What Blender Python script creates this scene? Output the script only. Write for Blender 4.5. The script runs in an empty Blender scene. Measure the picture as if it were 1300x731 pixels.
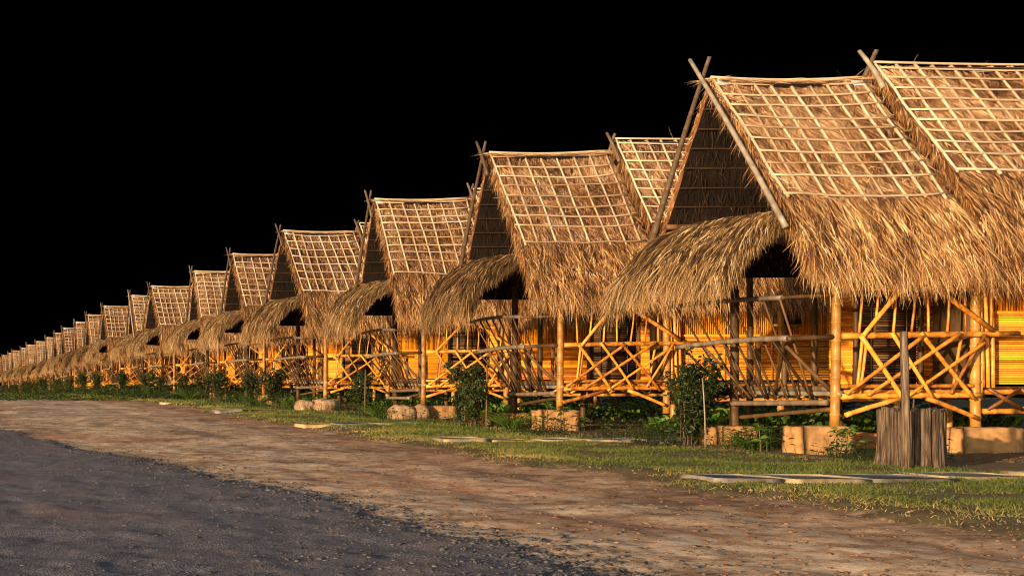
import bpy, math, random
import numpy as np
from mathutils import Vector
rng = np.random.default_rng(11); random.seed(11)
R = math.radians
scene = bpy.context.scene
scene.cycles.filter_width = 1.0
COL = scene.collection

# ------------------------------------------------------------------ noise / terrain
def _h(ix, iy, s):
    n = (ix.astype(np.int64)*374761393 + iy.astype(np.int64)*668265263 + s*974711) & 0x7fffffff
    n = ((n ^ (n >> 13)) * 1274126177) & 0x7fffffff
    return ((n ^ (n >> 16)) & 0xffff) / 65535.0
def vnoise(x, y, s=0):
    x = np.asarray(x, float); y = np.asarray(y, float)
    ix = np.floor(x); iy = np.floor(y); fx = x-ix; fy = y-iy
    fx = fx*fx*(3-2*fx); fy = fy*fy*(3-2*fy)
    a = _h(ix, iy, s); b = _h(ix+1, iy, s); c = _h(ix, iy+1, s); d = _h(ix+1, iy+1, s)
    return (a*(1-fx)+b*fx)*(1-fy)+(c*(1-fx)+d*fx)*fy
def fbm(x, y, s=0, o=4):
    t = 0; a = 1; n = 0
    for k in range(o):
        t = t+a*vnoise(x*2**k+17*k, y*2**k, s+k); n += a; a *= .5
    return t/n
GY = [-400, 12, 21, 36, 53, 90, 200, 3000]; GZ = [0, 0, 0, .08, .17, .17, -1.55, -40]
def gz(y): return np.interp(y, GY, GZ)
def X_grass(d): return np.interp(d, [0, 9.2, 13, 20.5, 29.5, 45, 58, 63, 66, 70], [8.3, 8.6, 8.6, 9.0, 9.5, 10.6, 11.4, 10.5, 4, -60])
def X_gravel(d): return np.interp(d, [0, 7.3, 10.5, 14.3, 18.7, 28, 33, 40], [4.6, 4.4, 4.1, 3.85, 3.15, 1.9, -1, -12])
def f_grass(x, y):   # >0 on the grass
    return (x-X_grass(y)) + (fbm(x*.7, y*.5, 5)-.5)*1.6 + (fbm(x*4, y*4, 8)-.5)*.6
def f_gravel(x, y):
    return (X_gravel(y)-x) + (fbm(x*1.1, y*1.1, 25)-.5)*.9 + (fbm(x*7, y*7, 28)-.5)*.4
def height(x, y):
    x = np.asarray(x, float); y = np.asarray(y, float)
    near = np.clip(1-(np.abs(y-30)-60)/40, 0, 1)
    z = gz(y) + (fbm(x*.45, y*.45, 40)-.5)*.09*near
    z = z + (fbm(x*3.2, y*3.2, 50, 4)-.5)*.05*near
    # wheel ruts along the dirt, softened edge of the gravel bed, raised verge
    z = z + np.clip(f_grass(x, y)*.15, -.0, .05)*near + np.clip(f_gravel(x, y)*.2, 0, .035)*near
    z = z - .025*near*np.exp(-((x-5.6-.04*y)/.35)**2) - .025*near*np.exp(-((x-7.2-.04*y)/.35)**2)
    return z
def H1(x, y): return float(height(np.array([x]), np.array([y]))[0])

# ------------------------------------------------------------------ node helpers
def new_mat(name):
    m = bpy.data.materials.new(name); m.use_nodes = True
    nt = m.node_tree; b = nt.nodes['Principled BSDF']
    b.inputs['Specular IOR Level'].default_value = .25
    return m, nt, b
def N(nt, t, **kw):
    n = nt.nodes.new(t)
    for k, v in kw.items():
        if k.startswith('i_'):
            key = k[2:].replace('_', ' ')
            n.inputs[int(key) if key.isdigit() else key].default_value = v
        else: setattr(n, k, v)
    return n
def ramp(nt, stops, fac=None):
    r = N(nt, 'ShaderNodeValToRGB'); e = r.color_ramp.elements
    e[0].position = stops[0][0]; e[0].color = (*stops[0][1], 1)
    e[1].position = stops[-1][0]; e[1].color = (*stops[-1][1], 1)
    for p, c in stops[1:-1]:
        q = e.new(p); q.color = (*c, 1)
    if fac: nt.links.new(fac, r.inputs[0])
    return r
def noise(nt, scale, detail=4, vec=None, rough=.55):
    n = N(nt, 'ShaderNodeTexNoise'); n.inputs['Scale'].default_value = scale
    n.inputs['Detail'].default_value = detail; n.inputs['Roughness'].default_value = rough
    if vec: nt.links.new(vec, n.inputs['Vector'])
    return n
def mix(nt, a, b, fac, mode='MIX'):
    m = N(nt, 'ShaderNodeMix', data_type='RGBA', blend_type=mode)
    for sock, v in ((m.inputs[0], fac), (m.inputs[6], a), (m.inputs[7], b)):
        if hasattr(v, 'default_value') or hasattr(v, 'is_linked'): nt.links.new(v, sock)
        else: sock.default_value = v if isinstance(v, (float, int)) else (*v, 1)
    return m.outputs[2]
def bump(nt, b, h, strength, dist=.02):
    n = N(nt, 'ShaderNodeBump'); n.inputs['Strength'].default_value = strength; n.inputs['Distance'].default_value = dist
    nt.links.new(h, n.inputs['Height']); nt.links.new(n.outputs[0], b.inputs['Normal'])
def rnd_mat(name, stops, rough=.7, nscale=3., namt=.35, translucent=0, spec=.25, hstretch=None, bstr=0):
    """colour by the mesh's own 'rnd' attribute and a large-scale noise"""
    m, nt, b = new_mat(name)
    at = N(nt, 'ShaderNodeAttribute', attribute_name='rnd')
    tc = N(nt, 'ShaderNodeTexCoord')
    vec = tc.outputs['Object']
    if hstretch:
        mp = N(nt, 'ShaderNodeMapping'); mp.inputs['Scale'].default_value = hstretch; nt.links.new(vec, mp.inputs[0]); vec = mp.outputs[0]
    n = noise(nt, nscale, 4, vec)
    ma = N(nt, 'ShaderNodeMath', operation='MULTIPLY_ADD'); nt.links.new(n.outputs[0], ma.inputs[0]); ma.inputs[1].default_value = namt*2; ma.inputs[2].default_value = -namt
    ad = N(nt, 'ShaderNodeMath', operation='ADD', use_clamp=True); nt.links.new(at.outputs['Fac'], ad.inputs[0]); nt.links.new(ma.outputs[0], ad.inputs[1])
    oi = N(nt, 'ShaderNodeObjectInfo'); om = N(nt, 'ShaderNodeMath', operation='MULTIPLY_ADD'); nt.links.new(oi.outputs['Random'], om.inputs[0]); om.inputs[1].default_value = .2; om.inputs[2].default_value = -.1
    a2 = N(nt, 'ShaderNodeMath', operation='ADD', use_clamp=True); nt.links.new(ad.outputs[0], a2.inputs[0]); nt.links.new(om.outputs[0], a2.inputs[1])
    r = ramp(nt, stops, a2.outputs[0])
    nt.links.new(r.outputs[0], b.inputs['Base Color'])
    b.inputs['Roughness'].default_value = rough; b.inputs['Specular IOR Level'].default_value = spec
    if bstr: bump(nt, b, n.outputs[0], bstr, .02)
    if translucent:
        tr = N(nt, 'ShaderNodeBsdfTranslucent'); nt.links.new(r.outputs[0], tr.inputs[0])
        ms = N(nt, 'ShaderNodeMixShader'); ms.inputs[0].default_value = translucent
        out = [x for x in nt.nodes if x.type == 'OUTPUT_MATERIAL'][0]
        nt.links.new(b.outputs[0], ms.inputs[1]); nt.links.new(tr.outputs[0], ms.inputs[2]); nt.links.new(ms.outputs[0], out.inputs[0])
    return m

M = {}
M['thatch'] = rnd_mat('roof_straw', [(0, (.02, .008, .004)), (.28, (.11, .043, .018)), (.5, (.40, .18, .07)), (.75, (.72, .42, .20)), (1, (.92, .72, .46))], .7, 2.2, .2, .12)
M['eave'] = rnd_mat('eave_straw', [(0, (.015, .006, .003)), (.3, (.10, .040, .015)), (.52, (.37, .165, .055)), (.78, (.70, .40, .155)), (1, (.92, .69, .37))], .7, 2.5, .22, .2)
M['grey_shaded_thatch'] = rnd_mat('weathered_shaded_straw', [(0, (.010, .005, .003)), (.38, (.075, .040, .016)), (.62, (.25, .142, .057)), (.85, (.46, .29, .13)), (1, (.68, .47, .25))], .8, 2.5, .2, .15)  # weathered straw, dulled further to paint shade onto the road-facing skirt
M['lattice'] = rnd_mat('pale_split_bamboo', [(0, (.36, .24, .145)), (.5, (.56, .42, .28)), (1, (.72, .58, .43))], .55, 5, .25)
M['gold'] = rnd_mat('golden_bamboo', [(0, (.06, .02, .006)), (.3, (.22, .075, .012)), (.6, (.52, .20, .022)), (1, (.78, .36, .05))], .45, 9, .55, spec=.4)
M['wall'] = rnd_mat('varnished_bamboo', [(0, (.34, .10, .008)), (.35, (.64, .22, .011)), (.7, (.82, .31, .015)), (1, (.90, .42, .03))], .5, 9, .28, spec=.35)
M['pole'] = rnd_mat('yellow_brown_bamboo', [(0, (.07, .03, .01)), (.35, (.19, .09, .022)), (.7, (.42, .20, .036)), (1, (.60, .33, .06))], .42, 5, .35, spec=.45)
M['grey_pole'] = rnd_mat('grey_weathered_bamboo', [(0, (.08, .055, .035)), (.5, (.20, .155, .11)), (1, (.40, .34, .27))], .4, 6, .45, spec=.5)
M['dark_grey_pole'] = rnd_mat('brown_weathered_shaded_bamboo', [(0, (.07, .045, .028)), (.5, (.16, .11, .07)), (1, (.3, .22, .15))], .5, 5, .3)  # weathered brown; also paints shade into the front bottom rails
M['shaded_pole'] = rnd_mat('shaded_bamboo', [(0, (.02, .01, .005)), (.5, (.06, .032, .013)), (1, (.14, .075, .03))], .55, 5, .3)  # shade painted in: darker bamboo for poles on unlit sides and inside
M['blind'] = rnd_mat('dark_slat_blind', [(0, (.05, .025, .01)), (.5, (.13, .07, .028)), (1, (.24, .135, .06))], .6, 9, .2)
M['shaded_panel'] = rnd_mat('shaded_palm_underside', [(0, (.005, .003, .002)), (.5, (.013, .007, .004)), (1, (.045, .023, .011))], .9, 6, .3, hstretch=(.5, 1, 6))  # near-black colour paints in the shade of the gable recess
M['concrete'] = rnd_mat('rough_concrete', [(0, (.08, .045, .022)), (.4, (.32, .165, .065)), (.65, (.48, .26, .10)), (1, (.62, .42, .24))], .9, 5, .6, bstr=.5)
M['boulder'] = rnd_mat('pale_boulder', [(0, (.10, .055, .03)), (.5, (.30, .19, .11)), (1, (.55, .42, .28))], .9, 4, .9, bstr=.8)
M['slab'] = rnd_mat('grey_flagstone', [(0, (.10, .08, .07)), (.4, (.24, .22, .22)), (.6, (.42, .33, .22)), (1, (.60, .42, .22))], .8, 3.5, .7, bstr=.6)
M['foliage'] = rnd_mat('shrub_leaf', [(0, (.012, .02, .006)), (.5, (.03, .05, .012)), (1, (.075, .095, .02))], .5, 2, .2, .25)
M['bright_leaf'] = rnd_mat('broad_green_leaf', [(0, (.03, .07, .008)), (.5, (.09, .17, .02)), (1, (.2, .30, .035))], .45, 2, .2, .35)
M['grass'] = rnd_mat('turf_blade', [(0, (.04, .045, .012)), (.35, (.075, .11, .02)), (.6, (.14, .17, .032)), (.8, (.25, .21, .06)), (1, (.46, .32, .13))], .6, .55, .3, .3)
M['bark'] = rnd_mat('split_weathered_wood', [(0, (.012, .008, .005)), (.35, (.06, .039, .026)), (.7, (.17, .118, .08)), (1, (.30, .22, .16))], .9, 14, .9, hstretch=(2.6, 2.6, .18), bstr=1.)
M['stem'] = rnd_mat('brown_stem', [(0, (.05, .03, .015)), (1, (.17, .11, .06))], .8, 5, .3)
M['metal'] = rnd_mat('dull_zinc_sheet', [(0, (.35, .37, .4)), (1, (.6, .62, .66))], .4, 5, .3, spec=.5)
M['pebble'] = rnd_mat('road_stone', [(0, (.035, .033, .036)), (.5, (.085, .078, .082)), (.9, (.13, .118, .12)), (1, (.24, .20, .17))], .8, 9, .15)
M['clod'] = rnd_mat('earth_clod', [(0, (.08, .04, .022)), (.7, (.20, .115, .068)), (1, (.34, .23, .15))], .9, 9, .2)
M['clay'] = rnd_mat('terracotta', [(0, (.34, .11, .03)), (1, (.55, .22, .07))], .7, 5, .3)

def ground_mat():
    m, nt, b = new_mat('bare_earth'); L = nt.links.new
    tc = N(nt, 'ShaderNodeTexCoord'); P = tc.outputs['Object']
    ag = N(nt, 'ShaderNodeAttribute', attribute_name='grav').outputs['Fac']
    av = N(nt, 'ShaderNodeAttribute', attribute_name='verge').outputs['Fac']
    n1 = noise(nt, .55, 6, P, .62); n2 = noise(nt, 3.3, 8, P, .7); n3 = noise(nt, 28, 6, P, .75); n4 = noise(nt, .23, 4, P, .6)
    # dirt
    d1 = ramp(nt, [(.28, (.18, .09, .048)), (.42, (.40, .245, .15)), (.54, (.64, .45, .30)), (.7, (.78, .62, .46))], n2.outputs[0])
    d0 = ramp(nt, [(.38, (.34, .28, .25)), (.5, (.95, .95, .95)), (.62, (1.3, 1.3, 1.28))], n1.outputs[0])
    dirt = mix(nt, d1.outputs[0], d0.outputs[0], .75, 'MULTIPLY')
    rf = ramp(nt, [(.53, (0, 0, 0)), (.66, (1, 1, 1))], n4.outputs[0])
    mp = N(nt, 'ShaderNodeMath', operation='MULTIPLY'); L(rf.outputs[0], mp.inputs[0]); mp.inputs[1].default_value = .55
    dirt = mix(nt, dirt, (.46, .17, .075), mp.outputs[0])
    fine = ramp(nt, [(.3, (.55, .52, .5)), (.5, (1, 1, 1)), (.72, (1.3, 1.27, 1.25))], n3.outputs[0])
    dirt = mix(nt, dirt, fine.outputs[0], .7, 'MULTIPLY')
    vr = N(nt, 'ShaderNodeMapRange'); L(av, vr.inputs[0]); vr.inputs[1].default_value = -2.6; vr.inputs[2].default_value = -.1; vr.inputs[4].default_value = .75
    dirt = mix(nt, dirt, (.56, .44, .36), vr.outputs[0], 'MULTIPLY')
    # gravel
    vo = N(nt, 'ShaderNodeTexVoronoi'); vo.inputs['Scale'].default_value = 60; L(P, vo.inputs['Vector'])
    bw = N(nt, 'ShaderNodeRGBToBW'); L(vo.outputs['Color'], bw.inputs[0])
    g1 = ramp(nt, [(.15, (.085, .080, .096)), (.5, (.13, .122, .145)), (.8, (.175, .165, .19)), (.97, (.27, .25, .26))], bw.outputs[0])
    g0 = ramp(nt, [(.33, (.5, .48, .52)), (.5, (1, 1, 1)), (.68, (1.7, 1.45, 1.3))], n2.outputs[0])
    grav = mix(nt, g1.outputs[0], g0.outputs[0], .8, 'MULTIPLY')
    rr = ramp(nt, [(.52, (0, 0, 0)), (.66, (.5, .5, .5))], n1.outputs[0])
    grav = mix(nt, grav, (.22, .13, .10), rr.outputs[0])
    # verge soil under the grass
    s1 = ramp(nt, [(.3, (.06, .035, .02)), (.5, (.12, .085, .04)), (.7, (.12, .12, .04))], n2.outputs[0])
    def thr(attr, w, scale):
        nn = noise(nt, scale, 5, P, .7)
        a = N(nt, 'ShaderNodeMath', operation='MULTIPLY_ADD'); L(nn.outputs[0], a.inputs[0]); a.inputs[1].default_value = w; a.inputs[2].default_value = -w/2
        s = N(nt, 'ShaderNodeMath', operation='ADD'); L(attr, s.inputs[0]); L(a.outputs[0], s.inputs[1])
        r = N(nt, 'ShaderNodeMapRange', interpolation_type='SMOOTHSTEP'); L(s.outputs[0], r.inputs[0]); r.inputs[1].default_value = -.12; r.inputs[2].default_value = .12
        return r.outputs[0]
    c = mix(nt, dirt, s1.outputs[0], thr(av, 1.2, 2.5)); fg = thr(ag, 1.3, 6); c = mix(nt, c, grav, fg)
    L(c, b.inputs['Base Color']); b.inputs['Roughness'].default_value = .85; b.inputs['Specular IOR Level'].default_value = .3
    hh = mix(nt, n3.outputs[0], vo.outputs['Distance'], fg)
    b1 = N(nt, 'ShaderNodeBump'); b1.inputs['Strength'].default_value = .55; b1.inputs['Distance'].default_value = .03; L(hh, b1.inputs['Height'])
    b2 = N(nt, 'ShaderNodeBump'); b2.inputs['Strength'].default_value = .6; b2.inputs['Distance'].default_value = .08; L(n2.outputs[0], b2.inputs['Height']); L(b1.outputs[0], b2.inputs['Normal'])
    L(b2.outputs[0], b.inputs['Normal'])
    return m
M['ground'] = ground_mat()

# ------------------------------------------------------------------ mesh helpers
def make_obj(name, V, F, rnd=None, mats=None, fmat=None, parent=None, smooth=False, attrs=None):
    """F: list of (n,k) int arrays"""
    me = bpy.data.meshes.new(name)
    V = np.asarray(V, np.float32); F = [np.asarray(f, np.int32) for f in F if len(f)]
    me.vertices.add(len(V)); me.vertices.foreach_set('co', V.ravel())
    loops = np.concatenate([f.ravel() for f in F]); sizes = np.concatenate([np.full(len(f), f.shape[1], np.int32) for f in F])
    me.loops.add(len(loops)); me.loops.foreach_set('vertex_index', loops)
    starts = np.concatenate([[0], np.cumsum(sizes)[:-1]]).astype(np.int32)
    me.polygons.add(len(sizes)); me.polygons.foreach_set('loop_start', starts)
    try: me.polygons.foreach_set('loop_total', sizes)
    except Exception: pass
    for m in (mats or []): me.materials.append(m)
    if fmat is not None: me.polygons.foreach_set('material_index', np.asarray(fmat, np.int32))
    if smooth: me.polygons.foreach_set('use_smooth', np.ones(len(sizes), bool))
    for k, v in ({'rnd': rnd} if rnd is not None else {}).items():
        a = me.attributes.new(k, 'FLOAT', 'POINT'); a.data.foreach_set('value', np.asarray(v, np.float32))
    for k, v in (attrs or {}).items():
        a = me.attributes.new(k, 'FLOAT', 'POINT'); a.data.foreach_set('value', np.asarray(v, np.float32))
    me.update(calc_edges=True)
    o = bpy.data.objects.new(name, me); COL.objects.link(o)
    if parent: o.parent = parent
    return o

class MB:
    def __init__(s): s.V = []; s.Q = []; s.T = []; s.r = []; s.n = 0; s.qm = []; s.tm = []
    def add(s, V, Q=None, T=None, r=None, m=0):
        V = np.asarray(V, float)
        if Q is not None and len(Q): s.Q.append(np.asarray(Q)+s.n); s.qm.append(np.full(len(Q), m))
        if T is not None and len(T): s.T.append(np.asarray(T)+s.n); s.tm.append(np.full(len(T), m))
        s.V.append(V); s.r.append(np.full(len(V), random.random()) if r is None else (np.full(len(V), r) if np.isscalar(r) else r)); s.n += len(V)
    def tube(s, p0, p1, r0, r1=None, n=7, bend=0, knots=0, tone=None, m=0, flat=1.0):
        p0 = np.array(p0, float); p1 = np.array(p1, float); r1 = r0 if r1 is None else r1
        L = np.linalg.norm(p1-p0); d = (p1-p0)/L
        k = max(1, int(L/.28)) if knots else (4 if bend else 1)
        ts = []; rs = []
        if knots:
            ph = random.random()
            edges = [0]+[(i+ph*.8+.1)/k for i in range(k) if 0.03 < (i+ph*.8+.1)/k < .97]+[1]
            for i, e in enumerate(edges):
                rr = r0+(r1-r0)*e
                if i in (0, len(edges)-1): ts.append(e); rs.append(rr)
                else:
                    w = .018/L
                    ts += [e-w, e, e+w]; rs += [rr*.98, rr*1.14, rr*.98]
        else:
            ts = list(np.linspace(0, 1, k+1)); rs = [r0+(r1-r0)*t for t in ts]
        up = np.array([0, 0, 1.]) if abs(d[2]) < .9 else np.array([1., 0, 0])
        a = np.cross(d, up); a /= np.linalg.norm(a); b = np.cross(a, d)
        bv = (a*random.uniform(-1, 1)+b*random.uniform(-.4, 1)) if not isinstance(bend, (tuple, list)) else np.array(bend)
        bl = bend if not isinstance(bend, (tuple, list)) else 1
        ang = np.arange(n)*2*math.pi/n
        V = []
        for t, rr in zip(ts, rs):
            c = p0+(p1-p0)*t+bv*bl*4*t*(1-t)
            V.append(c+np.outer(np.cos(ang), a)*rr+np.outer(np.sin(ang), b)*rr*flat)
        V = np.concatenate(V); K = len(ts)
        Q = [[j*n+i, j*n+(i+1) % n, (j+1)*n+(i+1) % n, (j+1)*n+i] for j in range(K-1) for i in range(n)]
        T = [[0, i+1, i] for i in range(1, n-1)]+[[(K-1)*n, (K-1)*n+i, (K-1)*n+i+1] for i in range(1, n-1)]
        s.add(V, Q, T, tone, m)
    def path(s, pts, rad, n=6, tone=None, m=0):
        pts = np.array(pts, float); K = len(pts); V = []
        ang = np.arange(n)*2*math.pi/n
        for j in range(K):
            d = pts[min(j+1, K-1)]-pts[max(j-1, 0)]; d /= np.linalg.norm(d)+1e-9
            up = np.array([0, 0, 1.]) if abs(d[2]) < .95 else np.array([1., 0, 0])
            a = np.cross(d, up); a /= np.linalg.norm(a); b = np.cross(a, d)
            rr = rad[j] if hasattr(rad, '__len__') else rad
            V.append(pts[j]+np.outer(np.cos(ang), a)*rr+np.outer(np.sin(ang), b)*rr)
        V = np.concatenate(V)
        Q = [[j*n+i, j*n+(i+1) % n, (j+1)*n+(i+1) % n, (j+1)*n+i] for j in range(K-1) for i in range(n)]
        T = [[0, i+1, i] for i in range(1, n-1)]+[[(K-1)*n, (K-1)*n+i, (K-1)*n+i+1] for i in range(1, n-1)]
        s.add(V, Q, T, tone, m)
    def box(s, c, d, jit=0, tone=None, m=0):
        c = np.array(c, float); d = np.array(d, float)/2
        V = np.array([[x, y, z] for x in (-1, 1) for y in (-1, 1) for z in (-1, 1)])*d+c
        V += np.random.default_rng(s.n+3).uniform(-jit, jit, V.shape)
        s.add(V, [[0, 1, 3, 2], [4, 6, 7, 5], [0, 4, 5, 1], [2, 3, 7, 6], [0, 2, 6, 4], [1, 5, 7, 3]], None, tone, m)
    def build(s, name, mats, parent=None, smooth=False):
        if not isinstance(mats, (list, tuple)): mats = [mats]
        Q = np.concatenate(s.Q) if s.Q else np.zeros((0, 4), int); T = np.concatenate(s.T) if s.T else np.zeros((0, 3), int)
        fm = np.concatenate(s.qm+s.tm)
        return make_obj(name, np.concatenate(s.V), [Q, T], np.concatenate(s.r), mats, fm, parent, smooth)
    def empty(s): return s.n == 0

def nrm(a): return a/(np.linalg.norm(a, axis=-1, keepdims=True)+1e-9)
def strands(mb, P, D, Nn, L, W, grav=.3, nseg=3, tone=None, rg=rng, m=0, curl=.12, wander=.0):
    """many narrow tapering blades; P start, D direction, Nn facing normal"""
    n = len(P); D = nrm(D); side = nrm(np.cross(D, Nn)); side = nrm(side+Nn*rg.normal(0, .5, (n, 1)))
    cur = P.copy(); lv = []
    W = np.broadcast_to(W, n); L = np.broadcast_to(L, n)
    prof = np.linspace(1, .12, nseg+1); prof[0] = .8
    cv = rg.normal(0, curl, (n, 3))
    d = D.copy()
    for k in range(nseg+1):
        w = (W*prof[k]/2)[:, None]
        lv.append(cur-side*w); lv.append(cur+side*w)
        d = nrm(d+np.array([0, 0, -1.])*grav/nseg+cv/nseg)
        cur = cur+d*(L/nseg)[:, None]
    V = np.stack(lv, 1).reshape(-1, 3)   # per strand 2*(nseg+1)
    K = 2*(nseg+1); base = (np.arange(n)*K)[:, None]
    Q = np.concatenate([base+np.array([2*k, 2*k+1, 2*k+3, 2*k+2]) for k in range(nseg)])
    t = rg.beta(2.2, 2.2, n) if tone is None else tone
    mb.add(V, Q, None, np.repeat(t, K), m)

def empty(name, loc, rz=0, label=None, cat=None, group=None):
    o = bpy.data.objects.new(name, None); COL.objects.link(o); o.location = loc; o.rotation_euler = (0, 0, rz)
    o.empty_display_size = .3
    return tag(o, label, cat, group)
def tag(o, label=None, cat=None, group=None, kind=None):
    if label: o['label'] = label
    if cat: o['category'] = cat
    if group: o['group'] = group
    if kind: o['kind'] = kind
    return o
def copy_tree(o, parent=None):
    c = o.copy(); COL.objects.link(c)
    if parent is not None: c.parent = parent
    for ch in list(KIDS.get(o.name, [])): copy_tree(ch, c)
    return c
KIDS = {}
def index_kids():
    KIDS.clear()
    for o in bpy.data.objects:
        if o.parent: KIDS.setdefault(o.parent.name, []).append(o)

# ------------------------------------------------------------------ ground sheets
def build_ground():
    d = [-300, -120, -50, -20, -8, -2, 1, 2.5, 3.5]
    while d[-1] < 95: d.append(d[-1]*1.0085+.004)
    d += list(np.geomspace(98, 2600, 40))
    d = np.array(d); s = np.clip(d, 5, None)
    t = np.concatenate([-np.geomspace(60, .45, 16), np.arange(-.4, 1.25, .0032), np.geomspace(1.3, 60, 16)])
    Yg = np.repeat(d[:, None], len(t), 1); Xg = s[:, None]*t[None, :]
    Z = height(Xg, Yg)
    V = np.stack([Xg, Yg, Z], -1).reshape(-1, 3)
    nr, nc = Xg.shape
    i, j = np.meshgrid(np.arange(nr-1), np.arange(nc-1), indexing='ij'); a = (i*nc+j).ravel()
    F = np.stack([a, a+1, a+nc+1, a+nc], 1)
    fg = f_gravel(Xg, Yg); fv = f_grass(Xg, Yg)
    cg = fg.ravel()[F].mean(1) > 0; cv = (fv.ravel()[F].mean(1) > 0) & ~cg
    far = (V[F][:, :, 1].mean(1) > 95) | (V[F][:, :, 1].mean(1) < -20)
    for name, sel in (('gravel_road', cg & ~far), ('dirt_track', ~cg & ~cv & ~far), ('ground', cv | far)):
        f = F[sel]; u, inv = np.unique(f, return_inverse=True)
        o = make_obj(name, V[u], [inv.reshape(f.shape)], None, [M['ground']], None, None, True,
                     {'grav': np.clip(fg.ravel()[u], -3, 3), 'verge': np.clip(fv.ravel()[u], -3, 3)})
        tag(o, {'gravel_road': 'dark grey gravel road curving away at the lower left', 'dirt_track': 'bare reddish brown dirt beside the gravel road',
                'ground': 'soil of the grassy verge and under the huts'}[name], 'ground', kind='structure')
build_ground()

# grass
def grass():
    g = np.random.default_rng(5); mb = MB()
    for (n, d0, d1, hh, ww, x1) in ((230000, 8.5, 24, .035, .010, 5.2), (120000, 23, 50, .045, .017, 5), (60000, 48, 110, .09, .04, 6)):
        y = d0+(d1-d0)*g.random(n)**1.15
        xg = X_grass(y); x = np.where(y > 64, .05*y+g.random(n)*10-1, xg-.5+g.random(n)*(x1+.3))
        f = f_grass(x, y); pt = fbm(x*1.3, y*1.1, 61); pt2 = fbm(x*6, y*6, 66)
        den = np.clip(f*.9+.15, 0, 1)*np.clip((pt-.32)*4.5, .08, 1)*np.clip((pt2-.3)*4, .15, 1)
        den *= np.where(x > 13.2, .25, 1)
        k = g.random(n) < den; x, y, pt = x[k], y[k], pt[k]; n = len(x)
        P = np.stack([x, y, height(x, y)-.005], 1)
        D = np.stack([g.normal(0, .55, n), g.normal(0, .55, n), np.ones(n)], 1)
        Nn = np.stack([g.normal(0, .4, n), -np.ones(n), np.zeros(n)], 1)
        L = hh*(.5+g.random(n)*1.2)*(.6+pt)
        edge = np.clip(1-f[k]*.8, 0, 1)
        tone = np.clip(.25+.45*g.random(n)+.28*edge+(fbm(x*.8, y*.8, 77)-.5)*.7, 0, 1)
        strands(mb, P, D, Nn, L, ww, .5, 2, tone, g)
    tag(mb.build('grass', M['grass']), 'short patchy green and brown grass on the verge', 'grass', kind='stuff')
grass()

# stones
def rock_template(g):
    V = []; 
    for z, r in ((-.45, .7), (0, 1), (.42, .72)):
        for a in range(6):
            th = a*math.pi/3+z; V.append([r*math.cos(th), r*math.sin(th), z])
    V += [[0, 0, -.7], [0, 0, .7]]
    V = np.array(V)
    Q = [[j*6+i, j*6+(i+1) % 6, (j+1)*6+(i+1) % 6, (j+1)*6+i] for j in range(2) for i in range(6)]
    T = [[18, (i+1) % 6, i] for i in range(6)]+[[19, 12+i, 12+(i+1) % 6] for i in range(6)]
    return V, np.array(Q), np.array(T)
def scatter_rocks(name, mat, x, y, size, label, g, tone=None):
    V0, Q0, T0 = rock_template(g); n = len(x); K = len(V0)
    S = size[:, None, None]*g.uniform(.6, 1.3, (n, 1, 3))*np.array([1, 1, .7])
    V = V0[None]*S*(1+g.normal(0, .16, (n, K, 1)))
    a = g.random(n)*6.28; c, s = np.cos(a)[:, None], np.sin(a)[:, None]
    X = V[:, :, 0]*c-V[:, :, 1]*s+x[:, None]; Y = V[:, :, 0]*s+V[:, :, 1]*c+y[:, None]; Z = V[:, :, 2]+(height(x, y)+size*.15)[:, None]
    V = np.stack([X, Y, Z], -1).reshape(-1, 3); b = (np.arange(n)*K)[:, None, None]
    t = g.beta(1.6, 2.4, n) if tone is None else tone
    o = make_obj(name, V, [(Q0[None]+b).reshape(-1, 4), (T0[None]+b).reshape(-1, 3)], np.repeat(t, K), [mat])
    return tag(o, label, name.replace('_', ' '), kind='stuff')
g = np.random.default_rng(21)
n = 30000; y = 6.5+24*g.random(n)**1.7; x = X_gravel(y)+.55-np.abs(g.normal(0, 1.6, n)); x = np.where(g.random(n) < .35, X_gravel(y)+g.normal(.05, .35, n), x)
k = f_gravel(x, y) > -.45*g.random(n); x, y = x[k], y[k]
scatter_rocks('gravel', M['pebble'], x, y, .003+.016*g.random(len(x))**5, 'loose dark stones along the edge of the gravel road', g)
n = 22000; y = 7+40*g.random(n)**1.6; x = X_gravel(y)+(X_grass(y)+.6-X_gravel(y))*g.random(n)
scatter_rocks('earth_clods', M['clod'], x, y, .003+.02*g.random(n)**7, 'small clods and pebbles on the bare dirt', g)
ne = 1500; y = 6.8+14*g.random(ne)**1.4; x = X_gravel(y)+(fbm(0*y+.5, y*1.1, 25)-.5)*.6+g.normal(.1, .3, ne)
scatter_rocks('road_stones', M['pebble'], x, y, .008+.026*g.random(ne)**3, 'larger dark stones spilled along the edge of the gravel', g, .2+.5*g.random(ne))
n = 900; y = 7+28*g.random(n)**1.3; x = X_gravel(y)+(X_grass(y)+1.5-X_gravel(y))*g.random(n)
mb = MB(); P = np.stack([x, y, height(x, y)+.006], 1); aa = g.random(n)*6.28
strands(mb, P, np.stack([np.cos(aa), np.sin(aa), .12+0*x], 1), np.tile([0, 0, 1.], (n, 1)), .05+.16*g.random(n)**2, .005, .4, 3, g.random(n)*.7, g)
tag(mb.build('straw_litter', M['eave']), 'bits of dry straw lying on the dirt', 'straw', kind='stuff')
# soil bed clutter below the huts
n = 7000; y = 17+70*g.random(n)**1.4; x = 13.1+5*g.random(n)
scatter_rocks('soil_litter', M['clod'], x, y, .01+.03*g.random(n)**3, 'crumbled soil in the bed in front of the huts', g, g.random(n)*.5)

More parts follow.
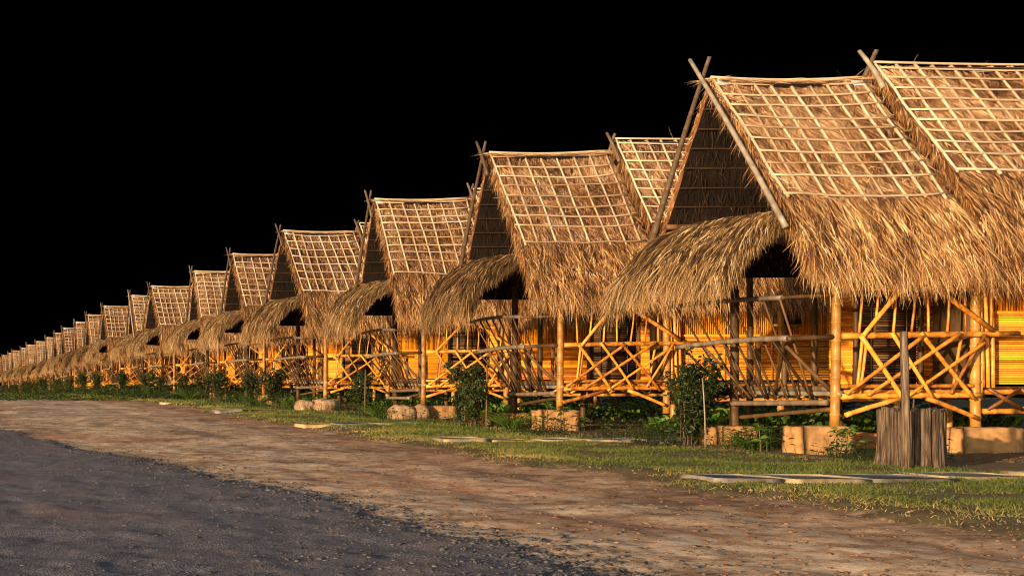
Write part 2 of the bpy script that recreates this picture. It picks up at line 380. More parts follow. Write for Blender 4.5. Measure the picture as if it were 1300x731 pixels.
# ------------------------------------------------------------------ HUT
APX = -.85     # x of the open gable of the front roof
class Roof:
    def __init__(s, x0, x1, zr, prof, seed): s.x0, s.x1, s.zr, s.prof, s.seed = x0, x1, zr, np.array(prof), seed; s.arc()
    def arc(s):
        seg = np.linalg.norm(np.diff(s.prof, axis=0), axis=1); s.S = np.concatenate([[0], np.cumsum(seg)])
    def pt(s, x, a, sign=-1, off=0):
        """a = distance down the slope"""
        x = np.asarray(x, float); a = np.asarray(a, float); fs = .72 if sign > 0 else 1.
        y = fs*np.interp(a, s.S, s.prof[:, 0]); z = np.interp(a, s.S, s.prof[:, 1]); e = .05
        dy = fs*(np.interp(a+e, s.S, s.prof[:, 0])-np.interp(a-e, s.S, s.prof[:, 0])); dz = np.interp(a+e, s.S, s.prof[:, 1])-np.interp(a-e, s.S, s.prof[:, 1])
        l = np.hypot(dy, dz)+1e-9; dy, dz = dy/l, dz/l
        sag = (fbm(x*.9+s.seed*3, a*.9, 3)-.5)*.14*np.clip(a, 0, 1)-.05*np.sin(np.clip((x-s.x0)/(s.x1-s.x0), 0, 1)*math.pi)
        ny, nz = -dz, dy    # outward normal for near side (y measured outward)
        o = off+sag
        P = np.stack([x, sign*(y+ny*o), s.zr-0*x+z+nz*o], -1)
        T = np.stack([0*x, sign*dy, dz], -1); Nn = np.stack([0*x, sign*ny, nz], -1)
        return P, T, Nn
def shell(mb, rf, x0, x1, a1, sign, thick=.10, m=0, na=14, nx=14):
    xs = np.linspace(x0, x1, nx); aa = np.linspace(0, a1, na); X, A = np.meshgrid(xs, aa)
    top, _, _ = rf.pt(X.ravel(), A.ravel(), sign, 0.0); bot, _, _ = rf.pt(X.ravel(), A.ravel(), sign, -thick)
    n = nx*na; i, j = np.meshgrid(np.arange(na-1), np.arange(nx-1), indexing='ij'); a = (i*nx+j).ravel()
    Q = np.stack([a, a+1, a+nx+1, a+nx], 1)
    E = []
    for j in range(nx-1): E += [[j, j+1, n+j+1, n+j], [(na-1)*nx+j, (na-1)*nx+j+1, n+(na-1)*nx+j+1, n+(na-1)*nx+j]]
    for i in range(na-1): E += [[i*nx, (i+1)*nx, n+(i+1)*nx, n+i*nx], [i*nx+nx-1, (i+1)*nx+nx-1, n+(i+1)*nx+nx-1, n+i*nx+nx-1]]
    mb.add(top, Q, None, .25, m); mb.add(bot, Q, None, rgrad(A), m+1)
    Va = np.concatenate([top, bot]); mb.add(Va, np.array(E), None, .3, m)
def rgrad(A): return np.clip(.3+.25*np.sin(A.ravel()*14), 0, 1)
def thatch_slope(mb, rf, sign, g, n_main, n_eave, a_lat, a_end, dense=1., edge=True):
    x0, x1 = rf.x0, rf.x1
    n = int(n_main*dense); x = g.uniform(x0, x1, n); a = g.uniform(-.02, a_lat+.1, n)
    P, T, Nn = rf.pt(x, a, sign, .01+.035*g.random(n)[:, None][:, 0])
    D = T+np.stack([g.normal(0, .32, n)+.9*(vnoise(x*8+rf.seed, a*7, 35)-.5), 0*x, 0*x], -1)+Nn*(g.normal(.02, .05, (n, 1))+.14*(vnoise(x*7, a*8, 36)-.4)[:, None])
    patch = (fbm(x*1.6+rf.seed, a*1.8, 9)-.5)*.75-.25*np.exp(-(((a*2.9) % 1)-.05)**2*60)*(a > .15)+(vnoise(x*26, a*9, 19)-.5)*.45
    strands(mb, P, D, Nn, g.uniform(.15, .42, n), g.uniform(.006, .014, n), .03, 3, np.clip(g.beta(1.5, 1.6, n)+patch, 0, 1), g, 0, .25)
    n = int(n*.035); x = g.uniform(x0, x1, n); a = g.uniform(0, a_lat, n)      # loose wisps
    P, T, Nn = rf.pt(x, a, sign, .04)
    D = T*g.normal(.6, .6, (n, 1))+np.stack([g.normal(0, 1, n), 0*x, 0*x], -1)+Nn*.25
    strands(mb, P, D, Nn, g.uniform(.12, .4, n), .008, .6, 4, g.uniform(.6, 1, n), g, 0, .7)
    # eave
    n = int(n_eave*dense); x = g.uniform(x0-.03, x1+.03, n); a = a_lat-.1+(a_end-a_lat+.05)*g.random(n)**.8
    thick = .16*np.clip((a-a_lat+.1)/(a_end-a_lat), 0, 1)
    P, T, Nn = rf.pt(x, a, sign, 0.02+thick*g.random(n))
    D = T+np.stack([g.normal(0, .2, n)+.3*(fbm(x*2, a*2, 31)-.5)+.8*(vnoise(x*11+rf.seed, a*4, 33)-.5), 0*x, 0*x], -1)+Nn*(g.normal(.1, .13, (n, 1))+.5*(vnoise(x*9, a*5+rf.seed, 34)-.45)[:, None])
    rag = 1+1.3*(fbm(x*3.2, 0*x+rf.seed, 12)-.5)+.5*(vnoise(x*14, 0*x+rf.seed, 13)-.5)
    strands(mb, P, D, Nn, g.uniform(.2, .52, n)*rag, g.uniform(.007, .015, n), .7, 4, np.clip(g.beta(1.1, 1.2, n)+(fbm(x*4, a*3, 7)-.5)*.4+(vnoise(x*24+a*3, a*3, 29)-.5)*.5, 0, 1), g, 1, .22)
    n = int(n*.13); x = g.uniform(x0, x1, n); a = a_end-.35*g.random(n); P, T, Nn = rf.pt(x, a, sign, .02+.12*g.random(n))      # long loose ends
    strands(mb, P, T+Nn*g.normal(.12, .2, (n, 1))+np.stack([g.normal(0, .3, n), 0*x, 0*x], -1), Nn, g.uniform(.25, .75, n), .012, 1.1, 6, g.uniform(.3, 1, n), g, 1, .3)
    if edge:   # ragged gable ends
        for xe, sx in ((x0, -1), (x1, 1)):
            n = int((700 if sign < 0 or sx > 0 else 120)*dense); a = g.uniform(0, a_end, n); x = xe+0*a
            P, T, Nn = rf.pt(x, a, sign, -.1+.13*g.random(n))
            D = T*.8+np.stack([sx*np.abs(g.normal(0, .35, n)), 0*a, 0*a], -1)
            strands(mb, P, D, np.tile([0, -1., 0], (n, 1)), g.uniform(.1, .45 if sign < 0 else .2, n), .010, .8, 4, g.beta(2, 2, n), g, 1, .3)
def lattice(rf, sign, a_lat, nv, nh, g):
    mb = MB(); x0, x1 = rf.x0+.06, rf.x1-.06
    for i in range(nv):
        f = i/(nv-1); xa = x0+(x1-x0)*f+random.uniform(-.03, .03); xb = xa+random.uniform(-.05, .05)
        aa = np.linspace(-.02, a_lat+random.uniform(-.02, .1), 9); xs = np.linspace(xa, xb, 9)+np.cumsum(g.normal(0, .006, 9))
        P, T, Nn = rf.pt(xs, aa, sign, .055); mb.path(P, (.022+.006*random.random()), 5, random.random()*.7)
    for i in range(nh):
        f = (i+.45)/nh if i < nh-1 else 1.; a = a_lat*f
        xa, xb = x0-random.uniform(0, .05), x1+random.uniform(0, .06)
        xs = np.linspace(xa, xb, 11); aa = a+np.cumsum(g.normal(0, .008, 11))+.03*np.sin(np.linspace(0, 3.1, 11))*random.uniform(-.5, 1)
        P, T, Nn = rf.pt(xs, aa, sign, .075); mb.path(P, (.0165+.005*random.random()), 5, random.random()*.8)
    return mb

PROF = [(0, 0), (.85, -1.13), (1.7, -2.30), (2.05, -2.85), (2.30, -3.33), (2.40, -3.6)]
def make_hut(v, detail):
    """v variant seed; local origin on the ground below the near-front post row: x along the ridge, y=0 below the ridge"""
    g = np.random.default_rng(100+v); random.seed(100+v)
    root = empty('thatched_hut', (0, 0, 0))
    zr, zr2 = 6.5, 6.76+.04*random.random()
    D = detail; pr = lambda n: max(1, int(n))
    x1 = 1.9
    rf = Roof(APX+.02, x1, zr, PROF, v)
    a_lat = rf.S[2]
    # ---- front roof
    mb = MB()
    for sgn in (-1, 1):
        shell(mb, rf, rf.x0, rf.x1, rf.S[4] if sgn < 0 else rf.S[3]+.5, sgn, .1, 2)
        thatch_slope(mb, rf, sgn, g, 12000 if sgn < 0 else 3000, 8500 if sgn < 0 else 3000, a_lat, rf.S[5]-.08 if sgn < 0 else rf.S[3]+.1, D)
    n = int(900*D); x = g.uniform(rf.x0, rf.x1, n)     # ridge roll
    P = np.stack([x, g.normal(0, .05, n), zr+.03+.03*g.random(n)+0*x], 1); P[:, 2] -= .05*np.sin((x-rf.x0)/(rf.x1-rf.x0)*3.14)
    strands(mb, P, np.stack([g.choice([-1, 1], n)*1., g.normal(0, .3, n), g.normal(0, .05, n)], 1), np.tile([0, -.7, .7], (n, 1)), g.uniform(.15, .4, n), .012, .2, 3, g.uniform(.5, 1, n), g, 0)
    n = int(700*D); x = g.uniform(rf.x0, rf.x1, n); a = g.uniform(.05, rf.S[3], n); P, T, Nn = rf.pt(x, a, 1, -.11)
    strands(mb, P, T+np.stack([g.normal(0, .3, n), 0*x, 0*x], -1)-Nn*.15, Nn, g.uniform(.15, .4, n), .014, .3, 3, g.uniform(0, 1, n), g, 3, .2)
    fr = mb.build('front_roof', [M['thatch'], M['eave'], M['thatch'], M['shaded_panel']], root)
    nv, nh = ((9, 10), (8, 9), (8, 10), (9, 8))[v]
    for sgn in (-1, 1):
        lattice(rf, sgn, a_lat, nv, nh, g).build('bamboo_lattice', M['lattice'], fr)
    c = MB(); xs = np.linspace(rf.x0+.02, rf.x1, 9); zz = zr+.075-.05*np.sin((xs-rf.x0)/(rf.x1-rf.x0)*3.14)
    c.path(np.stack([xs, 0*xs-.02, zz], 1), .022, 6, .5); c.build('ridge_pole', M['lattice'], fr)
    if v != 1:
        for q in ([0, 1] if v == 0 else [0]):
            xx = (rf.x0+.16, rf.x1-.14)[q]
            zc = MB(); P, T, Nn = rf.pt(np.array([xx-.13, xx+.13, xx+.13, xx-.13]), np.array([.02, .02, .17, .17]), -1, .065)
            P2, _, _ = rf.pt(np.array([xx-.13, xx+.13, xx+.13, xx-.13]), np.array([.02, .02, .17, .17]), -1, .06)
            zc.add(np.concatenate([P, P2]), [[0, 1, 2, 3], [4, 7, 6, 5], [0, 4, 5, 1], [1, 5, 6, 2], [2, 6, 7, 3], [3, 7, 4, 0]]); zc.build('metal_patch', M['metal'], fr)
    # ---- rear roof
    rr = Roof(x1+.14, 7.6, zr2, [(0, 0), (.85, -1.13), (1.6, -2.15), (1.95, -2.7), (2.2, -3.2), (2.3, -3.4)], v+5)
    mb = MB()
    for sgn in (-1, 1):
        shell(mb, rr, rr.x0, rr.x1, rr.S[4] if sgn < 0 else rr.S[3]+.5, sgn, .1, 2)
        thatch_slope(mb, rr, sgn, g, 17000 if sgn < 0 else 3500, 9000 if sgn < 0 else 3000, rr.S[2], rr.S[5]-.1 if sgn < 0 else rr.S[3]+.2, D)
    rrr = mb.build('rear_roof', [M['thatch'], M['eave'], M['thatch'], M['shaded_panel']], root)
    for sgn in (-1, 1):
        lattice(rr, sgn, rr.S[2], 17, nh, g).build('bamboo_lattice', M['lattice'], rrr)
    c = MB(); xs = np.linspace(rr.x0, rr.x1, 12); zz = zr2+.075-.05*np.sin((xs-rr.x0)/(rr.x1-rr.x0)*3.14)
    c.path(np.stack([xs, 0*xs-.02, zz], 1), .022, 6, .5); c.build('ridge_pole', M['lattice'], rrr)
    # ---- lower eave under the rear roof
    le = Roof(x1-.1, 7.5, 4.1, [(1.55, 0), (1.9, -.5), (2.25, -1.0), (2.4, -1.35)], v+9)
    mb = MB()
    for sgn in (-1,):
        shell(mb, le, le.x0, le.x1, le.S[3]-.1, sgn, .07, 1, 6, 14)
        n = int(9000*D) if sgn < 0 else int(3000*D)
        x = g.uniform(le.x0, le.x1, n); a = g.uniform(.3, le.S[3]-.05, n)
        P, T, Nn = le.pt(x, a, sgn, .02+.1*g.random(n))
        strands(mb, P, T+np.stack([g.normal(0, .2, n), 0*x, 0*x], -1)+Nn*g.normal(.05, .1, (n, 1)), Nn, g.uniform(.25, .5, n)*(1+.8*(fbm(x*3, 0*x, 3)-.5)), .012, .7, 4, g.beta(2, 2.2, n), g, 0, .2)
    mb.build('lower_eave', [M['eave'], M['thatch'], M['shaded_panel']], root)
    # ---- skirt of thatch below the open gable
    SK = np.array([(.1, 4.02), (-.75, 3.95), (-1.18, 3.74), (-1.56, 3.42), (-1.8, 3.12), (-1.86, 2.92)])
    if v: SK = np.array([(.1, 4.02), (-.75, 3.96), (-1.22, 3.82), (-1.62, 3.53), (-1.83, 3.16), (-1.87, 2.9)])
    NE = 1. if v == 0 else .84
    sl = np.concatenate([[0], np.cumsum(np.linalg.norm(np.diff(SK, axis=0), axis=1))])
    def skp(u, a, off):      # u in -1..1 along y
        x = np.interp(a, sl, SK[:, 0]); z = np.interp(a, sl, SK[:, 1])
        e = .06; dx = np.interp(a+e, sl, SK[:, 0])-np.interp(a-e, sl, SK[:, 0]); dz = np.interp(a+e, sl, SK[:, 1])-np.interp(a-e, sl, SK[:, 1]); l = np.hypot(dx, dz)+1e-9; dx /= l; dz /= l
        nx, nz = dz, -dx
        drop = np.where(u > 0, .3, .16)*np.abs(u)**3.2; pull = np.where(u > 0, .4, .08)*np.abs(u)**4
        yy = u*(1.62+.24*a/sl[-1])*np.where(u > 0, .86, 1-(1-NE)*np.clip(a/sl[-1]*1.4-.2, 0, 1))
        o = off+(fbm(u*2+v, a*1.5, 44)-.5)*.16
        t = np.clip(a/sl[-1]*1.6, 0, 1)
        return np.stack([x+nx*o+pull*t, yy, z+nz*o-drop*t], -1), np.stack([dx, .18*u, dz], -1), nrm(np.stack([nx, .25*u*np.abs(u), nz], -1))
    mb = MB(); nu, na = 15, 9
    U, A = np.meshgrid(np.linspace(-.97, .97, nu), np.linspace(.5, sl[4], na))
    tp, _, _ = skp(U.ravel(), A.ravel(), -.02); bt, _, _ = skp(U.ravel(), A.ravel(), -.11); n = nu*na
    i, j = np.meshgrid(np.arange(na-1), np.arange(nu-1), indexing='ij'); a = (i*nu+j).ravel(); Q = np.stack([a, a+1, a+nu+1, a+nu], 1)
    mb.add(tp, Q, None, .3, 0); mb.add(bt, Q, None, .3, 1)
    n = int(17000*D); u = g.uniform(-1, 1, n); a = .35+(sl[-1]-.4)*g.random(n)**.85
    P, T, Nn = skp(u, a, .02+.12*g.random(n)*np.clip(a, .3, 1))
    Dv = T+np.stack([0*u, g.normal(0, .2, n)+.5*(fbm(u*3, a*2, 71)-.5)+.8*(vnoise(u*17, a*4, 73)-.5)+.22*u**3, 0*u], -1)+Nn*(g.normal(.08, .13, (n, 1))+.5*(vnoise(u*13, a*5, 74)-.45)[:, None])
    tone = np.clip(g.beta(1.0, 1.4, n)+(fbm(u*5, a*3, 17)-.5)*.4+(vnoise(u*42+a*2, a*2, 18)-.5)*.5, 0, 1)
    strands(mb, P, Dv, Nn, g.uniform(.2, .42, n)*(1+1.2*(fbm(u*5, 0*u+v, 15)-.5)+.5*(vnoise(u*25, 0*u, 16)-.5)), g.uniform(.007, .02, n), 1.1, 5, tone, g, 0, .22)
    n = int(1500*D); u = g.uniform(-1, 1, n); a = sl[-1]-.4*g.random(n); P, T, Nn = skp(u, a, .02+.1*g.random(n))     # long loose ends
    strands(mb, P, T+Nn*g.normal(.15, .2, (n, 1))+np.stack([0*u, g.normal(0, .3, n), 0*u], -1), Nn, g.uniform(.3, .75, n), .012, 1.3, 6, g.uniform(.3, 1, n), g, 0, .3)
    for sg in (-1, 1):       # strands curling over both ends of the skirt
        n = int(1500*D); u = sg*g.uniform(.93, 1.0, n); a = g.uniform(.5, sl[-1]-.1, n); P, T, Nn = skp(u, a, -.08+.12*g.random(n))
        Dv = T*.8+np.stack([0*u, sg*np.abs(g.normal(.15, .2, n)), 0*u], -1)
        strands(mb, P, Dv, np.tile([-.6, -.8, .2], (n, 1)), g.uniform(.15, .45, n), .012, 1.0, 5, g.beta(2, 2, n), g, 0, .25)
    mb.build('gable_skirt', [M['grey_shaded_thatch'], M['shaded_panel']], root)
    # ---- barge poles crossing at the apex (front and rear pairs)
    for (xx, z, low, mt, ext) in ((APX-.13, zr, 3.65, 'grey_pole', (.42, .34, .34, .3)[v]), (x1+.1, zr2, 6.3, 'grey_pole', (.30, .22, .25, .2)[v])):
        for k, sgn in enumerate((-1, 1)):
            y1 = sgn*(z-low)/1.36*(1 if sgn < 0 else .72); e2 = ext-.05*k
            lw = low
            if v and sgn < 0: lw = z-.55; y1 = -.55/1.36
            b = MB(); b.tube((xx+.03*k*1.4-.02, y1, lw), (xx-.05+.09*k, -sgn*e2*.5, z+e2*1.05), (.046, .04, .04, .04)[v] if sgn < 0 else .06, .032, 8, bend=(0, sgn*.05, -.02), knots=1, tone=((.6, .1, .2, .1)[v], .0)[k]+.15*random.random())
            b.build('barge_pole', M[mt if (k == 0 and v == 0) else 'dark_grey_pole'], root)
    # purlins and tie beam seen under the far slope
    for k, a in enumerate((.5, .9, 1.3, 1.7, 2.1, 2.5)):
        P, T, Nn = rf.pt(np.array([rf.x0-.02, rf.x1]), np.array([a, a]), 1, -.15)
        b = MB(); b.tube(P[0], P[1], .016, n=6, tone=.7); b.build('purlin', M['shaded_panel'], root)
    P, T, Nn = rf.pt(np.array([APX-.06, x1]), np.array([2.92, 2.92]), 1, -.2)
    b = MB(); b.tube(P[0], P[1], .05, n=8, tone=.9, knots=1); b.build('tie_beam', M['shaded_pole'], root)
    # inner gable infill: triangular palm leaf screen set back inside the roof
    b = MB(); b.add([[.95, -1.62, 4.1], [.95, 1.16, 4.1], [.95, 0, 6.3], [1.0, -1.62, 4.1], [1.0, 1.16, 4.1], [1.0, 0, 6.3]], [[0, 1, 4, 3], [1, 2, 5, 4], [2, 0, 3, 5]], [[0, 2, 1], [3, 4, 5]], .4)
    b.build('gable_screen', M['shaded_panel'], root)
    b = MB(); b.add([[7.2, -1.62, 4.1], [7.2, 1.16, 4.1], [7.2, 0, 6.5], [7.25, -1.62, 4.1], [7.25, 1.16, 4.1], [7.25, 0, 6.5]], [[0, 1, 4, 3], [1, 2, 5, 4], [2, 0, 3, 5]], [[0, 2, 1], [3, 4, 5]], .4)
    b.build('gable_screen', M['shaded_panel'], root)
    # ---- posts
    F = .42
    posts = [(0, -1.8, F, 3.1, .068, 'pole'), (-.02, .52, F-.1, 3.9, .072, 'shaded_pole'), (1.15, 1.8, .1, 3.3, .06, 'shaded_pole'), (2.28, -1.8, F, 3.3, .07, 'pole'),
             (2.4, 1.8, .1, 3.3, .06, 'shaded_pole'), (4.7, -1.78, .1, 3.4, .065, 'pole'), (4.7, 1.8, .1, 3.4, .065, 'shaded_pole'), (7.1, -1.78, .1, 3.4, .065, 'pole'), (7.1, 1.8, .1, 3.4, .065, 'shaded_pole'), (1.1, -.5, .05, 1.1, .06, 'shaded_pole'), (3.4, 0, .05, 1.1, .06, 'pole')]
    for (x, y, z0, z1, r, mt) in posts:
        b = MB(); b.tube((x, y, z0), (x+random.uniform(-.03, .03), y, z1), r*1.05, r*.92, 10, bend=.015, knots=1, tone=.45+.35*random.random()); b.build('post', M[mt], root)
    # ---- deck
    DZ = 1.12
    b = MB()
    for k in range(46):
        yy = -1.75+3.55*k/45; xa = 0.05 if yy < .6 else 1.1
        b.tube((xa, yy, DZ-.02), (7.1, yy, DZ-.02), .026, n=5, tone=random.random()*.7, flat=.6)
    b.build('deck', M['gold'], root)
    for (xa, ya, xb, yb, z, mt) in ((.0, -1.72, 7.2, -1.72, DZ-.09, 'gold'), (.0, 0, 7.2, 0, DZ-.1, 'shaded_pole'), (1, 1.72, 7.2, 1.72, DZ-.09, 'shaded_pole'),
                                 (.03, -1.9, .03, .6, DZ-.12, 'grey_pole'), (2.35, -1.85, 2.35, 1.85, DZ-.17, 'shaded_pole'), (4.6, -1.85, 4.6, 1.85, DZ-.17, 'shaded_pole'), (7.0, -1.85, 7.0, 1.85, DZ-.17, 'shaded_pole')):
        b = MB(); b.tube((xa, ya, z), (xb, yb, z), .045, n=8, knots=1, tone=.6); b.build('deck_beam', M[mt], root)
    # ---- side veranda railing (near side), each rail and brace its own part
    yv = -1.84
    def pole(name, p, q, r, mt='gold', bend=.012, tone=None, par=root, knots=1, nn=8):
        b = MB(); b.tube(p, q, r, r*.9, nn, bend=bend, knots=knots, tone=.35+.6*random.random() if tone is None else tone); return b.build(name, M[mt], par)
    top = pole('side_top_rail', (.06, yv-.06, 2.70), (2.95, yv-.06, 2.68), .042)
    pole('side_handrail', (.06, yv-.05, 1.93), (2.9, yv-.04, 1.97), .052)
    pole('side_bottom_rail', (.05, yv-.04, .96), (2.3, yv-.03, .98), .05)
    pole('side_bottom_rail', (.03, yv+.03, 1.12), (2.3, yv+.03, 1.13), .036)
    for (p, q, r) in ((( .95, 2.66), (.32, 1.90), .036), ((1.55, 2.68), (2.42, 2.02), .042), ((.30, 1.93), (.98, .93), .036), ((.78, 1.98), (1.45, .95), .03),
                      ((1.25, 1.98), (2.12, .92), .034), ((1.9, 1.97), (.42, .98), .032), ((1.3, 1.93), (.08, 1.0), .032), ((2.28, 1.82), (1.0, .92), .028), ((2.3, 1.95), (1.75, 1.0), .026),
                      ((.05, .66), (.95, .92), .042), ((1.35, .93), (2.2, .60), .04)):
        jx = lambda: random.uniform(-.07, .07) if v else 0
        pole('brace', (p[0]+jx(), yv-.11-.04*random.random(), p[1]), (q[0]+jx(), yv-.11, q[1]), r)
    for x in (.38, .62, .93, 1.22, 1.5, 1.8, 2.1, 2.5):
        pole('baluster', (x, yv+.02, 1.95), (x+random.uniform(-.04, .1), yv+.02, 2.68), .02, knots=0, par=top, nn=6)
    for (xa, xb) in ((.45, .35), (.52, .40), (2.05, 1.9), (2.38, 2.36)):
        pole('baluster', (xa, yv+.03, 1.95), (xb, yv+.03, 1.0), .024, par=top, nn=6)
    for k in range(3): pole('corner_cane', (2.4+.1*k, yv+.04+.02*k, 1.1), (2.33+.1*k, yv+.05, 3.0), .03, nn=6)
    # ---- lattice truss under the deck of the body
    t = MB()
    t.tube((2.35, -1.86, .72), (7.1, -1.86, .72), .045, n=8, knots=1, tone=.7)
    x = 2.4
    while x < 6.9:
        w = .55; t.tube((x, -1.88, .74), (x+w, -1.88, 1.08), .03, n=6, tone=random.random()); t.tube((x, -1.9, 1.08), (x+w, -1.9, .74), .03, n=6, tone=random.random()); x += w*.95
    t.build('side_truss', M['gold'], root)
    # ---- walls
    def hslats(mb, xa, xb, y, z0, z1, dy=0, vert=False, r=.0155, pitch=.036):
        if not vert:
            z = z0
            while z < z1:
                mb.tube((xa, y+random.uniform(-.004, .004), z), (xb, y+random.uniform(-.004, .004), z+random.uniform(-.006, .006)), r, n=5, tone=random.random(), flat=1.); z += pitch
        else:
            x = xa
            while x < xb:
                mb.tube((x, y, z0), (x+random.uniform(-.01, .01), y, z1+random.uniform(-.01, .01)), r, n=5, tone=random.random()); x += pitch*1.25
    y0 = -1.62
    b = MB(); zs = 2.3 if v == 0 else 2.12; hslats(b, 2.52, 7.1, y0, 1.17, zs); 
    for x in (3.6, 4.6, 5.9): b.tube((x, y0-.03, 1.15), (x, y0-.03, 2.3), .018, n=5, tone=.3)
    w1 = b.build('side_wall', M['wall'], root)
    b = MB(); hslats(b, 2.52, 7.1, y0+.02, zs, 3.7, vert=True); b.tube((2.5, y0-.03, zs+.02), (7.1, y0-.03, zs+.02), .03, n=6, tone=.5); b.build('upper_slats', M['wall'], w1)
    b = MB(); b.box((4.9, y0-.035, 2.66), (.62, .03, .62), tone=.1); b.build('window_opening', M['shaded_pole'], w1)  # closed slab; the dark interior is painted, no hole in the wall
    for zz in (2.36, 2.97): 
        b = MB(); b.tube((4.55, y0-.06, zz), (5.25, y0-.06, zz), .026, n=6, tone=.6); b.build('window_frame', M['gold'], w1)
    for xx in (4.57, 5.23):
        b = MB(); b.tube((xx, y0-.06, 2.3), (xx, y0-.06, 3.05), .035, n=6, tone=.6); b.build('window_frame', M['pole'], w1)
    b = MB(); hslats(b, 2.55, 7.1, 1.62, 1.17, 3.6, pitch=.05, r=.028); b.build('far_wall', M['wall'], root)
    # recessed wall with the rolled blind and dark doorway
    b = MB(); hslats(b, 1.08, 2.12, -.88, 1.22, 3.0, r=.015, pitch=.042); 
    for x in (1.3, 1.9): b.tube((x, -.92, 1.2), (x, -.92, 3.0), .012, n=5, tone=.2)
    b.build('slat_blind', M['blind'], root)
    b = MB(); b.box((1.6, -.84, 2.2), (1.04, .03, 2.1), tone=.05); b.build('door_panel', M['shaded_pole'], root)
    for xx in (1.05, 2.15): pole('door_post', (xx, -.9, 1.12), (xx, -.9, 3.2), .045, 'shaded_pole')
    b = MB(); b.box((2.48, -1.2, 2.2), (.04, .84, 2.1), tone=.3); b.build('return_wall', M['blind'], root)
    b = MB(); b.box((7.12, 0, 2.4), (.04, 3.3, 2.5), tone=.5); b.build('back_wall', M['wall'], root)
    # ---- leaning balcony bench on the road side
    yn, yf = -1.72, .95+.1*random.random()
    bt = (-.02, .90)
    # the leaning frame: bottom rail, hand rail and top rail with crossing sticks
    tr = pole('front_top_rail', (-.78, yn, 2.56), (-.86, yf, 2.58), .042, 'grey_pole', bend=((0, 0, .05) if v else .03), tone=.35)
    pole('front_handrail', (-.70, yn, 1.90), (-.76, yf-.05, 1.83), .05, 'grey_pole', bend=(0, 0, .03), tone=.5)
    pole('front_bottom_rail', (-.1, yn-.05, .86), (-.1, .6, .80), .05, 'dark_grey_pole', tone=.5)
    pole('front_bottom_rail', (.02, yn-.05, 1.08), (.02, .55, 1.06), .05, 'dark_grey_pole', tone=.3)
    pole('near_arm_rail', (0, yn-.08, 2.58), (-.84, yn-.06, 2.55), .034, 'shaded_pole', tone=.8)
    pole('near_arm_rail', (0, yn-.08, 1.92), (-.74, yn-.06, 1.89), .045, 'shaded_pole', tone=.6)
    for k in range(8):
        f = k/7; ys = yn+.05+(yf-yn-.15)*f
        pole('baluster', (-.1+.0*f, yn+.3+(.2-yn)*f*.95, .9), (-.8, ys, 2.58), .019, 'shaded_pole', knots=0, par=tr, nn=6, tone=random.random())
    for k in range(5):
        f = k/4; ys = yn+.3+(yf-yn-.4)*f
        pole('baluster', (-.06, min(.5, ys+.55-.9*random.random()), .9), (-.73, ys, 1.87), .024, 'shaded_pole', knots=0, par=tr, nn=6, tone=random.random())
    pole('brace', (-.70, yn+.05, 1.9), (-.05, yn+1.2, .95), .03, 'shaded_pole', tone=.6)
    pole('brace', (0, yn, 1.05), (-.66, yn+.2, 1.86), .032, 'shaded_pole', tone=.9)
    for (x, y) in ((.25, .3), (.35, -.9), (.9, .55)):
        pole('bench_leg', (x, y, 1.1), (x, y, 1.9), .045, 'shaded_pole', tone=.8)
    if v == 2: pole('low_step_pole', (-.35, yn, .62), (-.3, .5, .6), .045, 'grey_pole', tone=.6)
    # ground poles across under the porch
    pole('under_brace', (.05, -1.7, .75), (.05, .5, .55), .04, 'shaded_pole')
    return root

HX = [(897, 20.9, 0), (620, 28.9, -4), (474, 36.1, -4), (357, 44.6, 5), (294, 53.4, 1), (246, 62, -2), (191, 71, 5), (167, 80.5, -1), (131, 89.7, 2), (111, 99, 0), (96, 108, -2), (80, 117, 1),
      (70, 126, 2), (59, 135, 0), (46, 144, -1), (35, 153, 1), (27, 162, 0), (16, 171, 2), (11, 180, -1), (3, 189, 0), (-4, 198, 0)]
ORD = ['nearest', 'second', 'third', 'fourth', 'fifth', 'sixth', 'seventh', 'eighth', 'ninth', 'tenth', 'eleventh', 'twelfth', 'thirteenth', 'fourteenth', 'fifteenth', 'sixteenth', 'seventeenth', 'eighteenth', 'nineteenth', 'twentieth', 'twenty first']
protos = [make_hut(0, 1.5), make_hut(1, 1.1), make_hut(2, .9), make_hut(3, .6)]
index_kids()
scl = [1, 1.03, 1.02, 1.03, 1.035, 1.04, 1.03, 1.05, 1.03, 1.03]+[1.03]*11
HUTS = []
YT = {9: 399, 10: 405, 11: 414, 12: 423, 13: 429, 14: 430, 15: 437, 16: 441, 17: 446, 18: 449, 19: 452, 20: 454}
for i, (px, d, rot) in enumerate(HX):
    if i < 4: o = protos[i]
    else: o = copy_tree(protos[(3, 1, 2, 3, 1, 2, 3, 0)[i % 8]])
    X = (px+101)/1500*d+.87
    o.location = (X, d, float(gz(d))-.0); o.rotation_euler = (0, 0, R(rot)); s = scl[i]; o.scale = (s, s, s)
    if i == 0: lab = 'nearest and largest thatched bamboo hut, its rear roof cut by the right edge'
    elif i == 20: lab = 'thatched bamboo hut at the far left end of the row, the smallest'
    else: lab = '%s thatched bamboo hut on stilts counting from the big one at right' % ORD[i]
    tag(o, lab, 'hut', 'thatched bamboo huts in a receding row'); HUTS.append(o)

